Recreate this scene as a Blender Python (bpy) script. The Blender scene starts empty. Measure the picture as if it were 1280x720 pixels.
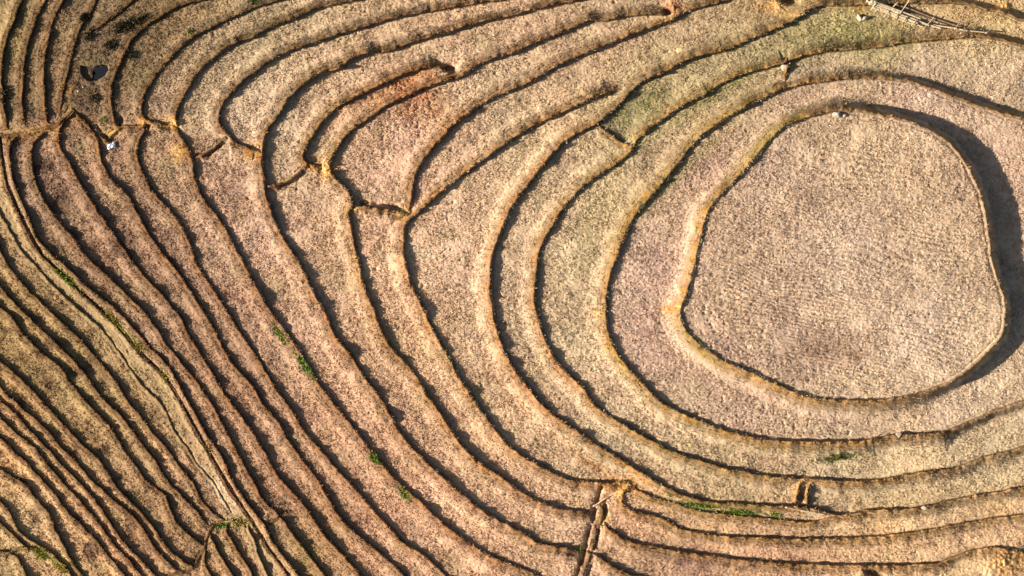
import bpy, bmesh, math, random
import numpy as np
from mathutils import Vector, Matrix

# ------------------------------------------------------------------ constants
S = 0.75           # terrain grid spacing, in units of 8 cm
M = 0.08           # metres per unit of the survey plan (1280 x 720 units = 102 x 58 m)
H = 160.0          # height of the aircraft above the datum
U0, U1, V0, V1 = -130, 1410, -100, 820
CX, CY = 1060., 320.          # the summit
SUN_EL, SUN_TILT = 25.5, 8.0
SX, SY = math.cos(math.radians(SUN_TILT)), -math.sin(math.radians(SUN_TILT))   # the way shadows fall on the plan (v down)
rng = np.random.default_rng(7)
random.seed(7)
scene = bpy.context.scene
COL = scene.collection

# ------------------------------------------------------------------ survey: every bund line of the terraces
# (points, step down to the outside in m, bund height in m, width factor)
LINES = {}
def L(name, pts, s=0.5, b=0.34, k=0.8, snap=(1, 1), high=None):
    w = .66 if name[0] in 'cf' or name == 'b0' else .74 if name[0] == 'b' or name in ('r1','r2','r3','r4','r5','r6','r7') else .9
    k = k*w
    s = s if name in ('r18', 'r17', 'r16', 'r15') else s*.52
    LINES[name] = dict(p=[tuple(map(float, q)) for q in pts], s=s, b=b, k=k, snap=snap, high=high)

# summit
L('r18', [(1042,139),(1015,145),(1000,150),(980,160),(960,180),(935,210),(910,236),(892,257),(882,282),(875,312),(867,345),(861,367),(854,385),(855,402),(867,420),(887,437),(910,452),(935,462),(960,474),(985,485),(1015,496),(1042,499),(1070,500),(1110,499),(1150,491),(1180,481),(1202,470),(1225,452),(1245,432),(1256,415),(1259,392),(1257,370),(1250,350),(1242,320),(1237,285),(1233,260),(1225,235),(1215,212),(1202,192),(1187,176),(1165,162),(1135,150),(1100,142),(1072,138),(1042,139)], s=1.62, b=.30, k=.95)
# second ring
L('r17', [(1330,165),(1280,148),(1250,140),(1200,122),(1150,105),(1120,99),(1080,97),(1040,100),(1005,105),(980,111),(960,121),(927,137),(900,155),(877,172),(852,202),(832,227),(815,247),(800,265),(787,287),(776,317),(765,345),(761,375),(761,402),(767,427),(782,452),(800,472),(822,495),(847,512),(877,525),(912,538),(960,549),(997,551),(1035,552),(1077,551),(1120,544),(1177,540),(1200,533),(1225,523),(1247,513),(1280,501)], s=.9, b=.32, k=.95)
L('r16', [(1280,56),(1230,46),(1180,49),(1135,53),(1100,59),(1067,61),(1035,64),(1010,69),(992,75),(960,85),(935,91),(910,101),(890,114),(865,127),(840,142),(820,157),(800,173),(790,190),(772,205),(747,221),(727,237),(707,260),(690,287),(677,315),(672,350),(671,375),(677,405),(687,432),(705,460),(730,483),(745,505),(770,523),(797,539),(825,555),(852,567),(880,576),(905,584),(927,588),(960,595),(985,596),(1022,599),(1060,601),(1100,599),(1147,591),(1185,586),(1210,580),(1235,571),(1260,565),(1280,559)], s=.7, b=.3, k=.85)
L('r15', [(1280,24),(1262,17),(1240,12),(1215,6),(1180,3),(1120,4),(1070,6),(1042,6),(1020,9),(1002,20),(985,30),(960,41),(935,51),(910,62),(880,69),(857,77),(835,90),(815,97),(800,105),(785,122),(770,137),(752,152),(735,161),(715,172),(700,185),(682,205),(667,225),(652,245),(640,263),(626,295),(617,325),(615,355),(617,375),(622,405),(630,432),(640,452),(645,460),(660,480),(677,502),(700,522),(725,539),(752,557),(777,573),(800,588),(825,603),(850,616),(875,624),(905,628),(935,630),(960,632),(985,632),(1022,636),(1045,643),(1070,641),(1090,637),(1120,637),(1150,634),(1175,629),(1205,622),(1235,617),(1280,609)], s=.6, b=.34, k=.85)
L('r14', [(765,116),(745,120),(715,135),(695,145),(670,157),(640,175),(612,196),(585,215),(560,235),(540,252),(522,268),(511,279),(508,292),(507,315),(512,337),(517,357),(530,382),(545,415),(562,445),(580,477),(600,507),(621,535),(638,556),(665,575),(690,589),(715,599),(740,602),(765,603),(784,601)], s=.5, b=.32, k=.85)
L('r13', [(912,0),(890,5),(865,12),(847,22),(825,31),(800,40),(770,52),(740,64),(712,76),(690,87),(665,102),(640,113),(615,124),(590,140),(570,155),(550,177),(535,195),(525,210),(519,227),(517,245),(514,262)], s=.5, b=.32, k=.8)
L('r12', [(835,17),(815,17),(782,20),(760,24),(735,26),(715,36),(690,46),(665,56),(640,67),(620,72),(597,82),(580,95),(557,101),(532,110),(507,121),(480,135),(460,150),(445,160),(432,174),(424,185),(417,195),(414,207),(419,220),(430,230),(439,241),(443,254),(438,267),(442,287),(447,310),(452,335),(458,360),(470,387),(480,415),(495,437),(517,462),(532,487),(550,512),(568,540),(587,565),(612,585),(640,604),(657,617),(677,627),(697,634),(717,638),(734,639)], s=.5, b=.32, k=.8)
L('r11', [(556,86),(542,83),(520,88),(490,100),(470,110),(450,120),(427,132),(412,145),(400,159),(390,175),(385,184),(382,195),(386,203),(401,207)], s=.4, b=.32, k=.75)
L('r10', [(722,1),(697,5),(672,11),(640,20),(607,26),(570,37),(540,46),(515,54),(485,64),(460,67),(440,74),(425,85),(402,91),(387,100),(372,114),(362,125),(352,142),(341,157),(333,170),(331,187),(330,205),(333,225),(334,240),(340,257),(347,277),(354,292),(365,310),(377,330),(387,350),(395,365),(410,392),(422,420),(442,445),(457,470),(477,495),(490,517),(502,540),(521,563),(545,586),(570,608),(595,630),(620,647),(640,657),(662,670),(677,679),(697,682),(719,687)], s=.5, b=.36, k=.85)
L('r9', [(627,0),(607,2),(570,9),(532,15),(495,22),(465,31),(432,40),(402,50),(370,61),(345,72),(320,91),(307,100),(292,117),(282,127),(276,147),(282,162),(295,176),(312,185),(322,188)], s=.45, b=.32, k=.75)
L('r8', [(450,0),(420,5),(395,11),(375,21),(345,32),(320,45),(295,55),(270,72),(250,90),(237,112),(227,132),(222,150),(226,165),(235,180),(242,197),(246,222),(255,245),(272,267),(287,290),(302,320),(314,342),(327,365),(340,387),(357,410),(375,435),(390,460),(407,487),(427,512),(447,538),(470,567),(487,588),(507,608),(530,628),(552,650),(580,672),(607,690),(640,705),(660,712),(675,719)], s=.5, b=.38, k=.85)
L('r7', [(352,0),(340,4),(320,9),(287,24),(260,37),(232,55),(210,78),(195,97),(185,113),(179,132),(184,148),(195,153),(210,156)], s=.45, b=.34, k=.75)
L('r6', [(250,0),(225,8),(200,22),(180,36),(166,51),(158,66),(150,84),(142,105),(141,130),(146,151),(151,157)], s=.45, b=.34, k=.75)
L('r5', [(167,1),(160,8),(142,22),(125,33),(113,40)], s=.3, b=.25, k=.65)
L('r4', [(121,2),(113,20),(103,35),(97,50),(87,88),(80,120),(77,136)], s=.35, b=.22, k=.6)
L('r3', [(81,0),(67,30),(60,60),(57,88),(58,120),(60,151)], s=.45, b=.36, k=.7)
L('r2', [(59,0),(47,25),(36,57),(31,92),(30,120),(31,149)], s=.45, b=.36, k=.7)
L('r1', [(29,0),(21,20),(10,50),(4,85),(5,120),(11,157)], s=.45, b=.36, k=.65)
# small bunds that close the ends of terraces
L('j1', [(440,263),(455,258),(470,259),(490,262),(506,266)], s=.0, b=.42, k=.75, high=(470,230))
L('j2', [(334,232),(346,231),(362,225),(377,214),(386,204)], s=.0, b=.4, k=.7, high=(360,215))
L('j3', [(243,197),(260,191),(272,183),(281,174)], s=.0, b=.4, k=.75, high=(250,180))
L('j5', [(402,208),(409,212),(416,210)], s=.0, b=.25, k=.5)
L('j6', [(0,170),(22,167),(50,161),(75,153),(90,139)], s=.25, b=.22, k=.8, high=(50,120), snap=(0,1))
L('j7', [(92,137),(108,151),(118,163),(132,173),(142,167),(154,158),(168,157),(182,157),(187,160)], s=.1, b=.25, k=.65, high=(150,100))
L('j8', [(212,156),(222,160)], s=0, b=.2, k=.5)
L('j14',[(784,601),(791,607),(799,613)], s=0, b=.2, k=.5)
L('j9', [(985,76),(987,84),(984,95)], s=.1, b=.4, k=.6)
L('j10',[(750,156),(762,165),(778,177),(794,182)], s=.1, b=.35, k=.6, high=(800,140))
L('d2', [(1002,605),(999,618),(997,632)], s=0, b=.5, k=.75)
L('d3', [(1015,606),(1012,620),(1011,635)], s=0, b=.5, k=.75)
# west side, below the junction
L('b6', [(187,160),(178,172),(174,187),(177,205),(190,235),(210,257),(227,280),(239,302),(247,327),(262,352),(270,365),(285,387),(300,412),(319,439),(335,465),(350,490),(367,512),(382,537),(407,567),(427,590),(447,612),(467,635),(485,655),(505,677),(530,692),(545,705),(560,720)], s=.45, b=.38, k=.8)
L('b5', [(116,161),(124,172),(126,187),(130,202),(142,225),(160,242),(175,267),(187,290),(205,315),(222,337),(238,360),(255,387),(270,412),(282,437),(297,460),(318,483),(332,505),(350,527),(360,545),(377,570),(397,597),(412,622),(427,647),(452,670),(475,690),(495,707),(508,720)], s=.45, b=.38, k=.8)
L('b3', [(94,139),(80,155),(75,170),(78,185),(87,199),(100,225),(115,250),(130,272),(147,295),(165,322),(182,345),(200,363),(215,380),(230,400),(240,422),(255,445),(270,472),(285,495),(302,517),(320,544),(337,572),(350,595),(370,617),(387,637),(402,662),(422,685),(445,710),(453,720)], s=.45, b=.40, k=.8)
L('b2', [(57,168),(46,177),(41,195),(46,225),(57,250),(72,272),(92,295),(110,320),(132,340),(152,360),(175,382),(195,407),(212,432),(232,457),(252,482),(270,510),(286,541),(307,580),(320,602),(330,622),(346,639),(357,651),(370,670),(385,690),(402,712),(407,720)], s=.45, b=.40, k=.75)
L('b1', [(22,172),(15,180),(14,195),(19,225),(27,247),(37,270),(47,295),(65,316),(87,335),(107,355),(122,367),(140,380),(157,397),(175,417),(190,435),(212,457),(225,480),(240,507),(257,537),(280,572),(292,600),(307,622),(320,640),(332,654),(338,666),(350,687),(370,712),(375,720)], s=.45, b=.40, k=.75)
L('j11',[(337,655),(348,646),(362,639)], s=0, b=.25, k=.55, high=(345,640))
L('b0', [(0,172),(3,195),(8,225),(15,247),(25,267),(35,290),(52,317),(70,335),(94,358),(115,377),(135,395),(155,412),(172,435),(190,452),(207,470),(222,492),(237,520),(250,545),(260,560),(272,582),(285,607),(300,627),(318,652),(335,682),(350,702),(362,720)], s=.25, b=.14, k=.5, snap=(0,0))
# far west slope
L('c0', [(0,265),(12,285),(27,312),(45,332),(68,357),(92,380),(115,400),(135,420),(150,440),(165,462),(182,485),(200,502),(212,522),(222,542),(237,562),(252,585),(270,605),(277,620),(290,640)], s=.35, b=.17, k=.6)
L('c1', [(0,307),(12,332),(33,358),(60,385),(82,405),(105,427),(125,450),(145,475),(160,500),(175,517),(192,540),(212,562),(225,582),(242,602),(252,622),(267,640),(282,650)], s=.45, b=.36, k=.65)
L('c2', [(0,356),(7,365),(37,395),(57,415),(75,432),(100,457),(117,480),(135,502),(155,522),(170,542),(185,562),(197,577),(207,595),(220,610),(237,627),(260,654)], s=.45, b=.42, k=.7)
L('c3', [(0,382),(17,397),(32,417),(50,437),(75,457),(92,480),(110,502),(127,520),(145,541),(157,562),(172,582),(185,600),(208,618),(215,637),(225,655),(240,670),(254,680)], s=.45, b=.42, k=.75)
L('c4', [(0,450),(15,462),(37,482),(55,502),(72,520),(90,540),(110,560),(127,577),(140,595),(155,617),(175,637),(192,657),(210,682),(228,700),(242,707)], s=.45, b=.42, k=.75)
L('c5', [(0,482),(15,497),(32,512),(50,527),(65,542),(80,560),(97,577),(112,595),(130,612),(150,630),(170,647),(185,667),(200,690),(222,712)], s=.45, b=.40, k=.7)
L('c6', [(0,500),(20,515),(38,537),(62,562),(80,582),(100,602),(117,620),(132,642),(147,665),(161,683),(180,702),(197,720)], s=.4, b=.36, k=.6)
L('c7', [(0,522),(20,540),(45,560),(62,582),(82,605),(102,627),(122,650),(142,678),(165,703),(178,720)], s=.4, b=.34, k=.6)
L('c8', [(0,545),(15,560),(32,575),(50,595),(70,617),(87,640),(107,660),(127,682),(142,700),(158,720)], s=.45, b=.38, k=.6)
L('c9', [(0,585),(17,595),(35,607),(50,627),(64,642),(71,662),(82,682),(92,702),(106,720)], s=.45, b=.40, k=.7)
L('c10',[(0,625),(15,642),(25,662),(42,677),(60,687),(75,700),(92,720)], s=.4, b=.36, k=.65)
L('c11',[(0,652),(15,665),(30,680),(37,684)], s=.35, b=.32, k=.6)
L('c12',[(15,692),(23,696),(28,706),(34,720)], s=.35, b=.34, k=.6, snap=(0,0))
L('j12',[(0,688),(12,691),(25,685),(38,684),(46,686)], s=.15, b=.2, k=.5, high=(20,670), snap=(0,1))
# corner by the path
L('j13',[(222,716),(240,710),(250,697),(257,681),(262,666),(270,656),(288,650),(300,652)], s=.15, b=.22, k=.6, high=(200,640))
L('f1', [(259,680),(257,690),(258,705),(266,720)], s=.35, b=.38, k=.6)
L('f2', [(263,664),(267,674),(274,690),(285,705),(293,720)], s=.35, b=.40, k=.65)
L('f3', [(286,655),(286,667),(295,682),(310,705),(318,720)], s=.35, b=.40, k=.65)
L('f4', [(311,655),(313,664),(320,677),(327,700),(337,720)], s=.35, b=.38, k=.6, snap=(0,1))
# south side
L('e1', [(797,612),(815,619),(835,626),(857,632),(880,639),(915,643),(940,646),(975,649),(1015,652),(1048,645)], s=.3, b=.26, k=.7)
L('e2', [(793,611),(783,614),(780,622),(783,632),(795,639),(815,643),(835,650),(855,661),(880,666),(910,670),(960,672),(997,673),(1035,673),(1085,671),(1130,667),(1172,660),(1200,655),(1235,649),(1280,643)], s=.4, b=.30, k=.75)
L('e3', [(757,655),(770,665),(790,676),(820,683),(852,689),(880,693),(915,697),(960,702),(1010,705),(1060,706),(1110,706),(1160,705),(1185,700),(1205,692),(1225,686),(1250,684),(1280,690)], s=.4, b=.32, k=.8)
L('e4', [(737,690),(752,696),(767,707),(785,716),(803,722)], s=.4, b=.36, k=.8)
L('g2', [(757,628),(755,645),(749,662),(745,680),(737,700),(731,720)], s=.1, b=.17, k=.6)

# ------------------------------------------------------------------ curves
def smooth(pts):
    P = np.array(pts)
    closed = np.allclose(P[0], P[-1])
    if closed: Q = np.vstack([P[-2], P, P[1]])
    else: Q = np.vstack([2*P[0]-P[1], P, 2*P[-1]-P[-2]])
    out = []
    for i in range(1, len(Q)-2):
        p0, p1, p2, p3 = Q[i-1], Q[i], Q[i+1], Q[i+2]
        n = max(2, int(np.hypot(*(p2-p1))))
        t = np.linspace(0, 1, n, endpoint=False)[:, None]
        out.append(.5*((2*p1)+(p2-p0)*t+(2*p0-5*p1+4*p2-p3)*t*t+(3*p1-p0-3*p2+p3)*t**3))
    out.append(Q[-2][None])
    return resample(np.vstack(out)), closed

def resample(c, d=1.0):
    seg = np.hypot(*np.diff(c, axis=0).T); a = np.concatenate([[0], np.cumsum(seg)])
    n = max(2, int(a[-1]/d)+1); t = np.linspace(0, a[-1], n)
    return np.column_stack([np.interp(t, a, c[:, 0]), np.interp(t, a, c[:, 1])])

def wob(n, cell, amp):
    g = rng.normal(size=n//cell+4); x = np.arange(n)/cell; i = x.astype(int); f = x-i; f = f*f*(3-2*f)
    return amp*(g[i]*(1-f)+g[i+1]*f)

def out_of(p, m=7): return p[0] < m or p[0] > 1280-m or p[1] < m or p[1] > 720-m

for nm, l in LINES.items():
    c, closed = smooth(l['p'])
    l['closed'] = closed; l['ext'] = [False, False]
    if not closed:
        for e in (0, 1):
            q = c if e == 1 else c[::-1]
            if out_of(q[-1]):
                d = q[-1]-q[-min(22, len(q))]; d /= np.hypot(*d)
                # bend slowly round the hill as it leaves the plan
                ext = [q[-1]]
                e_ = q[-1]; bd = [(e_[0], (-1, 0)), (1280-e_[0], (1, 0)), (e_[1], (0, -1)), (720-e_[1], (0, 1))]
                od = np.array(min(bd, key=lambda z: z[0])[1], float)
                for i in range(190):
                    d = d+od*.012; d /= np.hypot(*d)
                    ext.append(ext[-1]+d)
                q = np.vstack([q, np.array(ext[1:])]); l['ext'][e] = True
                c = q if e == 1 else q[::-1]
    c = resample(c)
    n = len(c); env = np.ones(n)
    tg = np.gradient(c, axis=0); tg /= np.maximum(np.hypot(tg[:, 0], tg[:, 1]), 1e-6)[:, None]
    nr = np.column_stack([-tg[:, 1], tg[:, 0]])
    w = wob(n, 9, .42)+wob(n, 4, .22)
    if closed: w *= np.clip(np.minimum(np.arange(n), n-1-np.arange(n))/12, 0, 1)
    c = c+nr*w[:, None]
    hc = np.array(l['high']) if l['high'] else np.array([CX, CY])
    if np.mean(np.sum(nr*(hc-c), axis=1)) < 0: nr = -nr
    # smooth the normals
    kk = np.ones(9)/9
    ns = np.column_stack([np.convolve(np.pad(nr[:, i], 4, mode='edge'), kk, 'valid') for i in (0, 1)])
    ns /= np.maximum(np.hypot(ns[:, 0], ns[:, 1]), 1e-6)[:, None]
    l['c'], l['n'] = c, ns; l['cs'] = ns@np.array([SX, SY])
    cs = ns@np.array([SX, SY])                 # > 0: this side of the hill faces the sun
    k = l['k']
    l['t0'] = np.where(cs > 0, -3.2*k*cs, 4.0*k*np.minimum(-cs*1.6, 1))   # inner edge of the bund crest
    l['bv'] = l['b']*(.86 if nm[0] in 'cf' and 0 else  .86 if nm[0] in 'cf' else .86 if nm[0] == 'b' or nm in ('r1','r2','r3','r4','r5','r6','r7','r8') else 1.24 if nm[0] == 'r' and nm != 'r18' else 1.1)*(1+.5*np.clip(1-np.abs(cs), 0, 1)**2)*(1+wob(n, 14, .16)+wob(n, 5, .10))*(.55+.45*np.clip((cs+.18)/.3, 0, 1))
    fade = np.ones(n)
    for e in (0, 1):
        if not closed and not l['ext'][e]:
            a = np.arange(n) if e == 0 else np.arange(n)[::-1]
            fade *= np.clip(.35+a/14, 0, 1)
    l['bv'] *= fade

def offset_curve(l, q):
    qq = q*(1-.42*np.clip(-l['cs']/.3, 0, 1))           # steeper where the bank falls away from the hill's lee side
    c = l['c']+l['n']*(l['t0']+qq*l['k'])[:, None]
    return c

def snap_lines(q):
    cur = {nm: offset_curve(l, q) for nm, l in LINES.items()}
    res = {}
    for nm, l in LINES.items():
        c = cur[nm]
        if not l['closed']:
            allo = np.vstack([o for m, o in cur.items() if m != nm])
            for e in (0, 1):
                if l['ext'][e] or not l['snap'][e]: continue
                p = c[-1] if e == 1 else c[0]
                d = np.hypot(*(allo-p).T); i = int(np.argmin(d))
                if d[i] < 26:
                    v = allo[i]-p; ln = max(d[i], 1e-3)
                    tip = allo[i]+v/ln*2.5
                    seg = p+(tip-p)*np.linspace(0, 1, int(ln)+5)[1:, None]
                    c = np.vstack([c, seg]) if e == 1 else np.vstack([seg[::-1], c])
        res[nm] = c
    return res

# ------------------------------------------------------------------ grid helpers
NU, NV = U1-U0+1, V1-V0+1
def crossings(cur):
    """jump fields over the edges of the unit grid: jx[v, u] between (u, u+1), jy between (v, v+1)"""
    jx = np.zeros((NV, NU-1)); jy = np.zeros((NV-1, NU)); bx = np.zeros((NV, NU-1), bool); by = np.zeros((NV-1, NU), bool)
    for nm, c in cur.items():
        l = LINES[nm]
        # +1 when the high side lies on the (-dy, dx) side of the curve's direction
        c0 = l['c']; t = np.gradient(c0, axis=0); sg = np.sign(np.median(-t[:, 1]*l['n'][:, 0]+t[:, 0]*l['n'][:, 1]))
        a, b = c[:-1], c[1:]
        for ax in (0, 1):
            o = 1-ax
            A, B = a[:, o]-(V0 if ax == 0 else U0), b[:, o]-(V0 if ax == 0 else U0)
            fa, fb = np.floor(A), np.floor(B)
            for i in np.nonzero(fa != fb)[0]:
                lo, hi = (A[i], B[i]) if A[i] < B[i] else (B[i], A[i])
                for r in range(int(math.floor(lo))+1, int(math.floor(hi))+1):
                    f = (r-A[i])/(B[i]-A[i])
                    x = a[i, ax]+(b[i, ax]-a[i, ax])*f-(U0 if ax == 0 else V0)
                    xi = int(math.floor(x))
                    d = b[i]-a[i]; nx = (-d[1]*sg, d[0]*sg)[ax]
                    jmp = l['s']*(1 if nx > 0 else -1)
                    if ax == 0:
                        if 0 <= r < NV and 0 <= xi < NU-1: jx[r, xi] += jmp; bx[r, xi] = True
                    else:
                        if 0 <= r < NU and 0 <= xi < NV-1: jy[xi, r] += jmp; by[xi, r] = True
    return jx, jy, bx, by

def poisson(jx, jy):
    """the height field whose steps across the grid are as near as possible to jx, jy"""
    rhs = np.zeros((NV, NU))
    rhs[:, :-1] += jx; rhs[:, 1:] -= jx
    rhs[:-1] += jy; rhs[1:] -= jy
    E = np.block([[rhs, rhs[:, ::-1]], [rhs[::-1], rhs[::-1, ::-1]]])
    F = np.fft.rfft2(E)
    ky = np.arange(2*NV)[:, None]; kx = np.arange(NU+1)[None]
    den = 2*np.cos(np.pi*ky/NV)-2+2*np.cos(np.pi*kx/NU)-2
    den[0, 0] = 1; F /= den; F[0, 0] = 0
    return np.fft.irfft2(F, s=E.shape)[:NV, :NU]

def components(bx, by):
    lab = np.zeros((NV, NU), int); par = []
    def find(x):
        while par[x] != x: par[x] = par[par[x]]; x = par[x]
        return x
    for v in range(NV):
        starts = np.concatenate([[True], bx[v]])
        ids = np.cumsum(starts)-1+len(par)
        n = int(starts.sum()); base = len(par); par.extend(range(base, base+n))
        lab[v] = ids
        if v:
            ok = ~by[v-1]
            pr = np.unique(np.column_stack([lab[v-1][ok], ids[ok]]), axis=0)
            for x, y in pr:
                x, y = find(int(x)), find(int(y))
                if x != y: par[max(x, y)] = min(x, y)
    root = np.array([find(i) for i in range(len(par))])
    u, inv = np.unique(root, return_inverse=True)
    return inv[lab]

def gauss1(a, s):
    r = int(3*s+1); k = np.exp(-.5*(np.arange(-r, r+1)/s)**2); k /= k.sum()
    for ax in (0, 1):
        p = np.pad(a, [(r, r) if i == ax else (0, 0) for i in (0, 1)], mode='edge')
        o = np.zeros_like(a)
        for i, w in enumerate(k):
            o += w*(p[i:i+a.shape[0]] if ax == 0 else p[:, i:i+a.shape[1]])
        a = o
    return a

jx, jy, _, _ = crossings(snap_lines(-11.0))
P = poisson(jx, jy)
P, PS = gauss1(P, 5.5), gauss1(P, 2.0)
iu, iv = int(CX-U0), int(CY-V0)
PS -= P[iv, iu]-4.0; P -= P[iv, iu]-4.0                      # the summit lies 4 m above the datum
_, _, bx, by = crossings(snap_lines(-13.0))
LAB = components(bx, by)

def bil(F, u, v):
    x = np.clip(u-U0, 0, NU-1.001); y = np.clip(v-V0, 0, NV-1.001)
    i = x.astype(int); j = y.astype(int); fx = x-i; fy = y-j
    return (F[j, i]*(1-fx)+F[j, i+1]*fx)*(1-fy)+(F[j+1, i]*(1-fx)+F[j+1, i+1]*fx)*fy

def noise(u, v, cell, seed, ang=0., sq=1.):
    r = np.random.default_rng(seed); g = r.normal(size=(512, 512)).astype(np.float32)
    ca, sa = math.cos(ang), math.sin(ang)
    x = ((u*ca+v*sa)/(cell*sq)+1000.37); y = ((v*ca-u*sa)/cell+1000.71)
    i = np.floor(x).astype(int); j = np.floor(y).astype(int); fx = x-i; fy = y-j
    fx = fx*fx*(3-2*fx); fy = fy*fy*(3-2*fy)
    a = g[j % 512, i % 512]; b = g[j % 512, (i+1) % 512]; c = g[(j+1) % 512, i % 512]; d = g[(j+1) % 512, (i+1) % 512]
    return (a*(1-fx)+b*fx)*(1-fy)+(c*(1-fx)+d*fx)*fy

# ------------------------------------------------------------------ the fine grid
uu = np.arange(U0, U1, S); vv = np.arange(V0, V1, S)
GU, GV = len(uu), len(vv)
GX, GY = np.meshgrid(uu, vv)
D2 = np.full((GV, GU), 1e9); IDX = np.full((GV, GU), -1)
allc = np.vstack([l['c'] for l in LINES.values()])
alln = np.vstack([l['n'] for l in LINES.values()])
allt0 = np.concatenate([l['t0'] for l in LINES.values()])
allb = np.concatenate([l['bv'] for l in LINES.values()])
allcs = np.concatenate([l['cs'] for l in LINES.values()])
allshade = np.concatenate([np.full(len(l['c']), .3 if nm == 'r18' else .45 if nm == 'r17' else .62) for nm, l in LINES.items()])
allk = np.concatenate([np.full(len(l['c']), l['k']) for l in LINES.values()])
R = 28
for i in range(len(allc)):
    x, y = allc[i]
    i0 = max(0, int((x-R-U0)/S)); i1 = min(GU, int((x+R-U0)/S)+2); j0 = max(0, int((y-R-V0)/S)); j1 = min(GV, int((y+R-V0)/S)+2)
    if i0 >= i1 or j0 >= j1: continue
    d = (uu[i0:i1]-x)[None]**2+(vv[j0:j1]-y)[:, None]**2
    w = D2[j0:j1, i0:i1]; m = d < w
    w[m] = d[m]; IDX[j0:j1, i0:i1][m] = i
near = IDX >= 0
ii = np.where(near, IDX, 0)
dx = GX-allc[ii, 0]; dy = GY-allc[ii, 1]
T = np.sqrt(np.where(near, D2, 1e4))*np.where(dx*alln[ii, 0]+dy*alln[ii, 1] >= 0, 1, -1)
Q = np.where(near, (T-allt0[ii])/allk[ii], 99.)      # profile coordinate: 0 = inner edge of crest, -5.5 = outer edge, -10 = foot
lid = np.concatenate([np.full(len(l['c']), i) for i, l in enumerate(LINES.values())])
room = np.full(len(allc), 27.)
for d in range(26, 2, -1):                            # how far each bank can run out before it meets the next bund
    pt = allc-alln*d
    i = np.clip(np.round((pt[:, 0]-U0)/S).astype(int), 0, GU-1); j = np.clip(np.round((pt[:, 1]-V0)/S).astype(int), 0, GV-1)
    o = IDX[j, i]; room[(o >= 0) & (lid[o] != lid)] = d
kk = np.ones(11)/11; room = np.minimum(room, np.convolve(np.pad(room, 5, mode='edge'), kk, 'valid'))
allfoot = np.clip(-(room-1)/allk-np.minimum(allt0/allk, 0)*0, -30, -6)
wl = np.clip((allcs+.32)/.34, 0, 1); allfoot = allfoot*wl+np.maximum(allfoot, -9)*(1-wl)
FOOT = allfoot[ii]
def sst(a, b, x):
    t = np.clip((x-a)/(b-a), 0, 1); return t*t*(3-2*t)
bund = (.72*np.clip((Q-FOOT)/(-2.5-FOOT), 0, 1)+.28*sst(np.maximum(FOOT, -8), -2.5, Q))*(1-sst(-.4, 1.7, Q))
crest = sst(-8, -5, Q)*(1-sst(-.5, 1, Q))
bank = ((Q > -13.0) & (Q < 2.4))
BH = np.where(near, allb[ii], 0); CSG = np.where(near, allcs[ii], 0)

lee = sst(-.05, -.35, CSG); h = bil(P, GX, GY)*(1-lee)+bil(PS, GX, GY)*lee
h += bund*BH*1.15*(1+.10*noise(GX, GY, 6, 11))
fieldm = 1-sst(-14, -7.0, Q)*(1-sst(1.5, 3.5, Q))
# tilth and stubble clods
h += fieldm*(.020*noise(GX, GY, 2.0, 1)+.013*noise(GX, GY, 4.5, 2)+.02*noise(GX, GY, 13, 3)+.05*noise(GX, GY, 70, 4))
h += (1-fieldm)*(.020*noise(GX, GY, 2.2, 5)+.025*noise(GX, GY, 7, 6))
h -= np.where(near, .09*np.exp(-((Q-3.6)/1.8)**2), 0)          # the furrow along the inside of each bund
# planting rows still showing on the summit
cen = LAB[iv, iu]
LF = LAB[np.clip(np.round(GY-V0).astype(int), 0, NV-1), np.clip(np.round(GX-U0).astype(int), 0, NU-1)]
rowm = (LF == cen)*fieldm*(.35+.65*sst(-160, 60, GY-300))*np.clip(1-1.2*np.exp(-(((GX-885)/34)**2+((GY-410)/45)**2)), 0, 1)
rowp = (GY*.98-GX*.16+8*noise(GX, GY, 55, 21))/4.6
h += rowm*.014*np.sin(2*np.pi*rowp)*(.5+.5*np.clip(noise(GX, GY, 30, 22)+.5, 0, 1))

def seg_dist(pts):
    c = resample(np.array(pts, float)); d = np.full(GX.shape, 1e6)
    x0, y0 = c.min(0)-25; x1, y1 = c.max(0)+25
    js = slice(max(0, int((y0-V0)/S)), max(0, int((y1-V0)/S))); is_ = slice(max(0, int((x0-U0)/S)), max(0, int((x1-U0)/S)))
    sub = d[js, is_]
    for p in c: np.minimum(sub, (GX[js, is_]-p[0])**2+(GY[js, is_]-p[1])**2, out=sub)
    return np.sqrt(d)
# the drain that runs down between the southern terraces, and the gully beside the path
gd = seg_dist([(752,608),(748,622),(744,634),(741,652),(735,668),(732,682),(728,702),(717,726),(705,770)])+1.1*noise(GX, GY, 7, 33)+.6*noise(GX, GY, 3, 34)
h -= (.5+.12*noise(GX, GY, 9, 35))*np.exp(-(gd/3.2)**2)
gp = seg_dist([(-20,120),(0,172),(8,225),(25,267),(52,317),(94,358),(135,395),(172,435),(207,470),(237,520),(272,582),(300,627),(335,682),(362,720),(385,760)])
h -= .22*np.exp(-((gp)/1.6)**2)
for pts_, dp in [([(452,254),(462,253.5),(475,255),(488,257),(500,262)], .42), ([(352,233),(362,229),(371,223),(379,215)], .3), ([(255,195),(264,191),(274,183)], .34), ([(200,158),(212,160)], .25), ([(120,158),(134,172)], .3), ([(388,206),(399,207)], .25), ([(757,632),(756,646)], .45), ([(749,664),(744,682)], .42), ([(738,708),(733,722)], .35)]:
    dd = seg_dist(pts_)+.8*noise(GX, GY, 5, 36); h -= dp*np.exp(-(np.maximum(dd, 0)/2.4)**2)      # washed out pockets beside the cross bunds
fr = np.random.default_rng(23)      # footprints and pulled-out clumps in the soft mud
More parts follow.
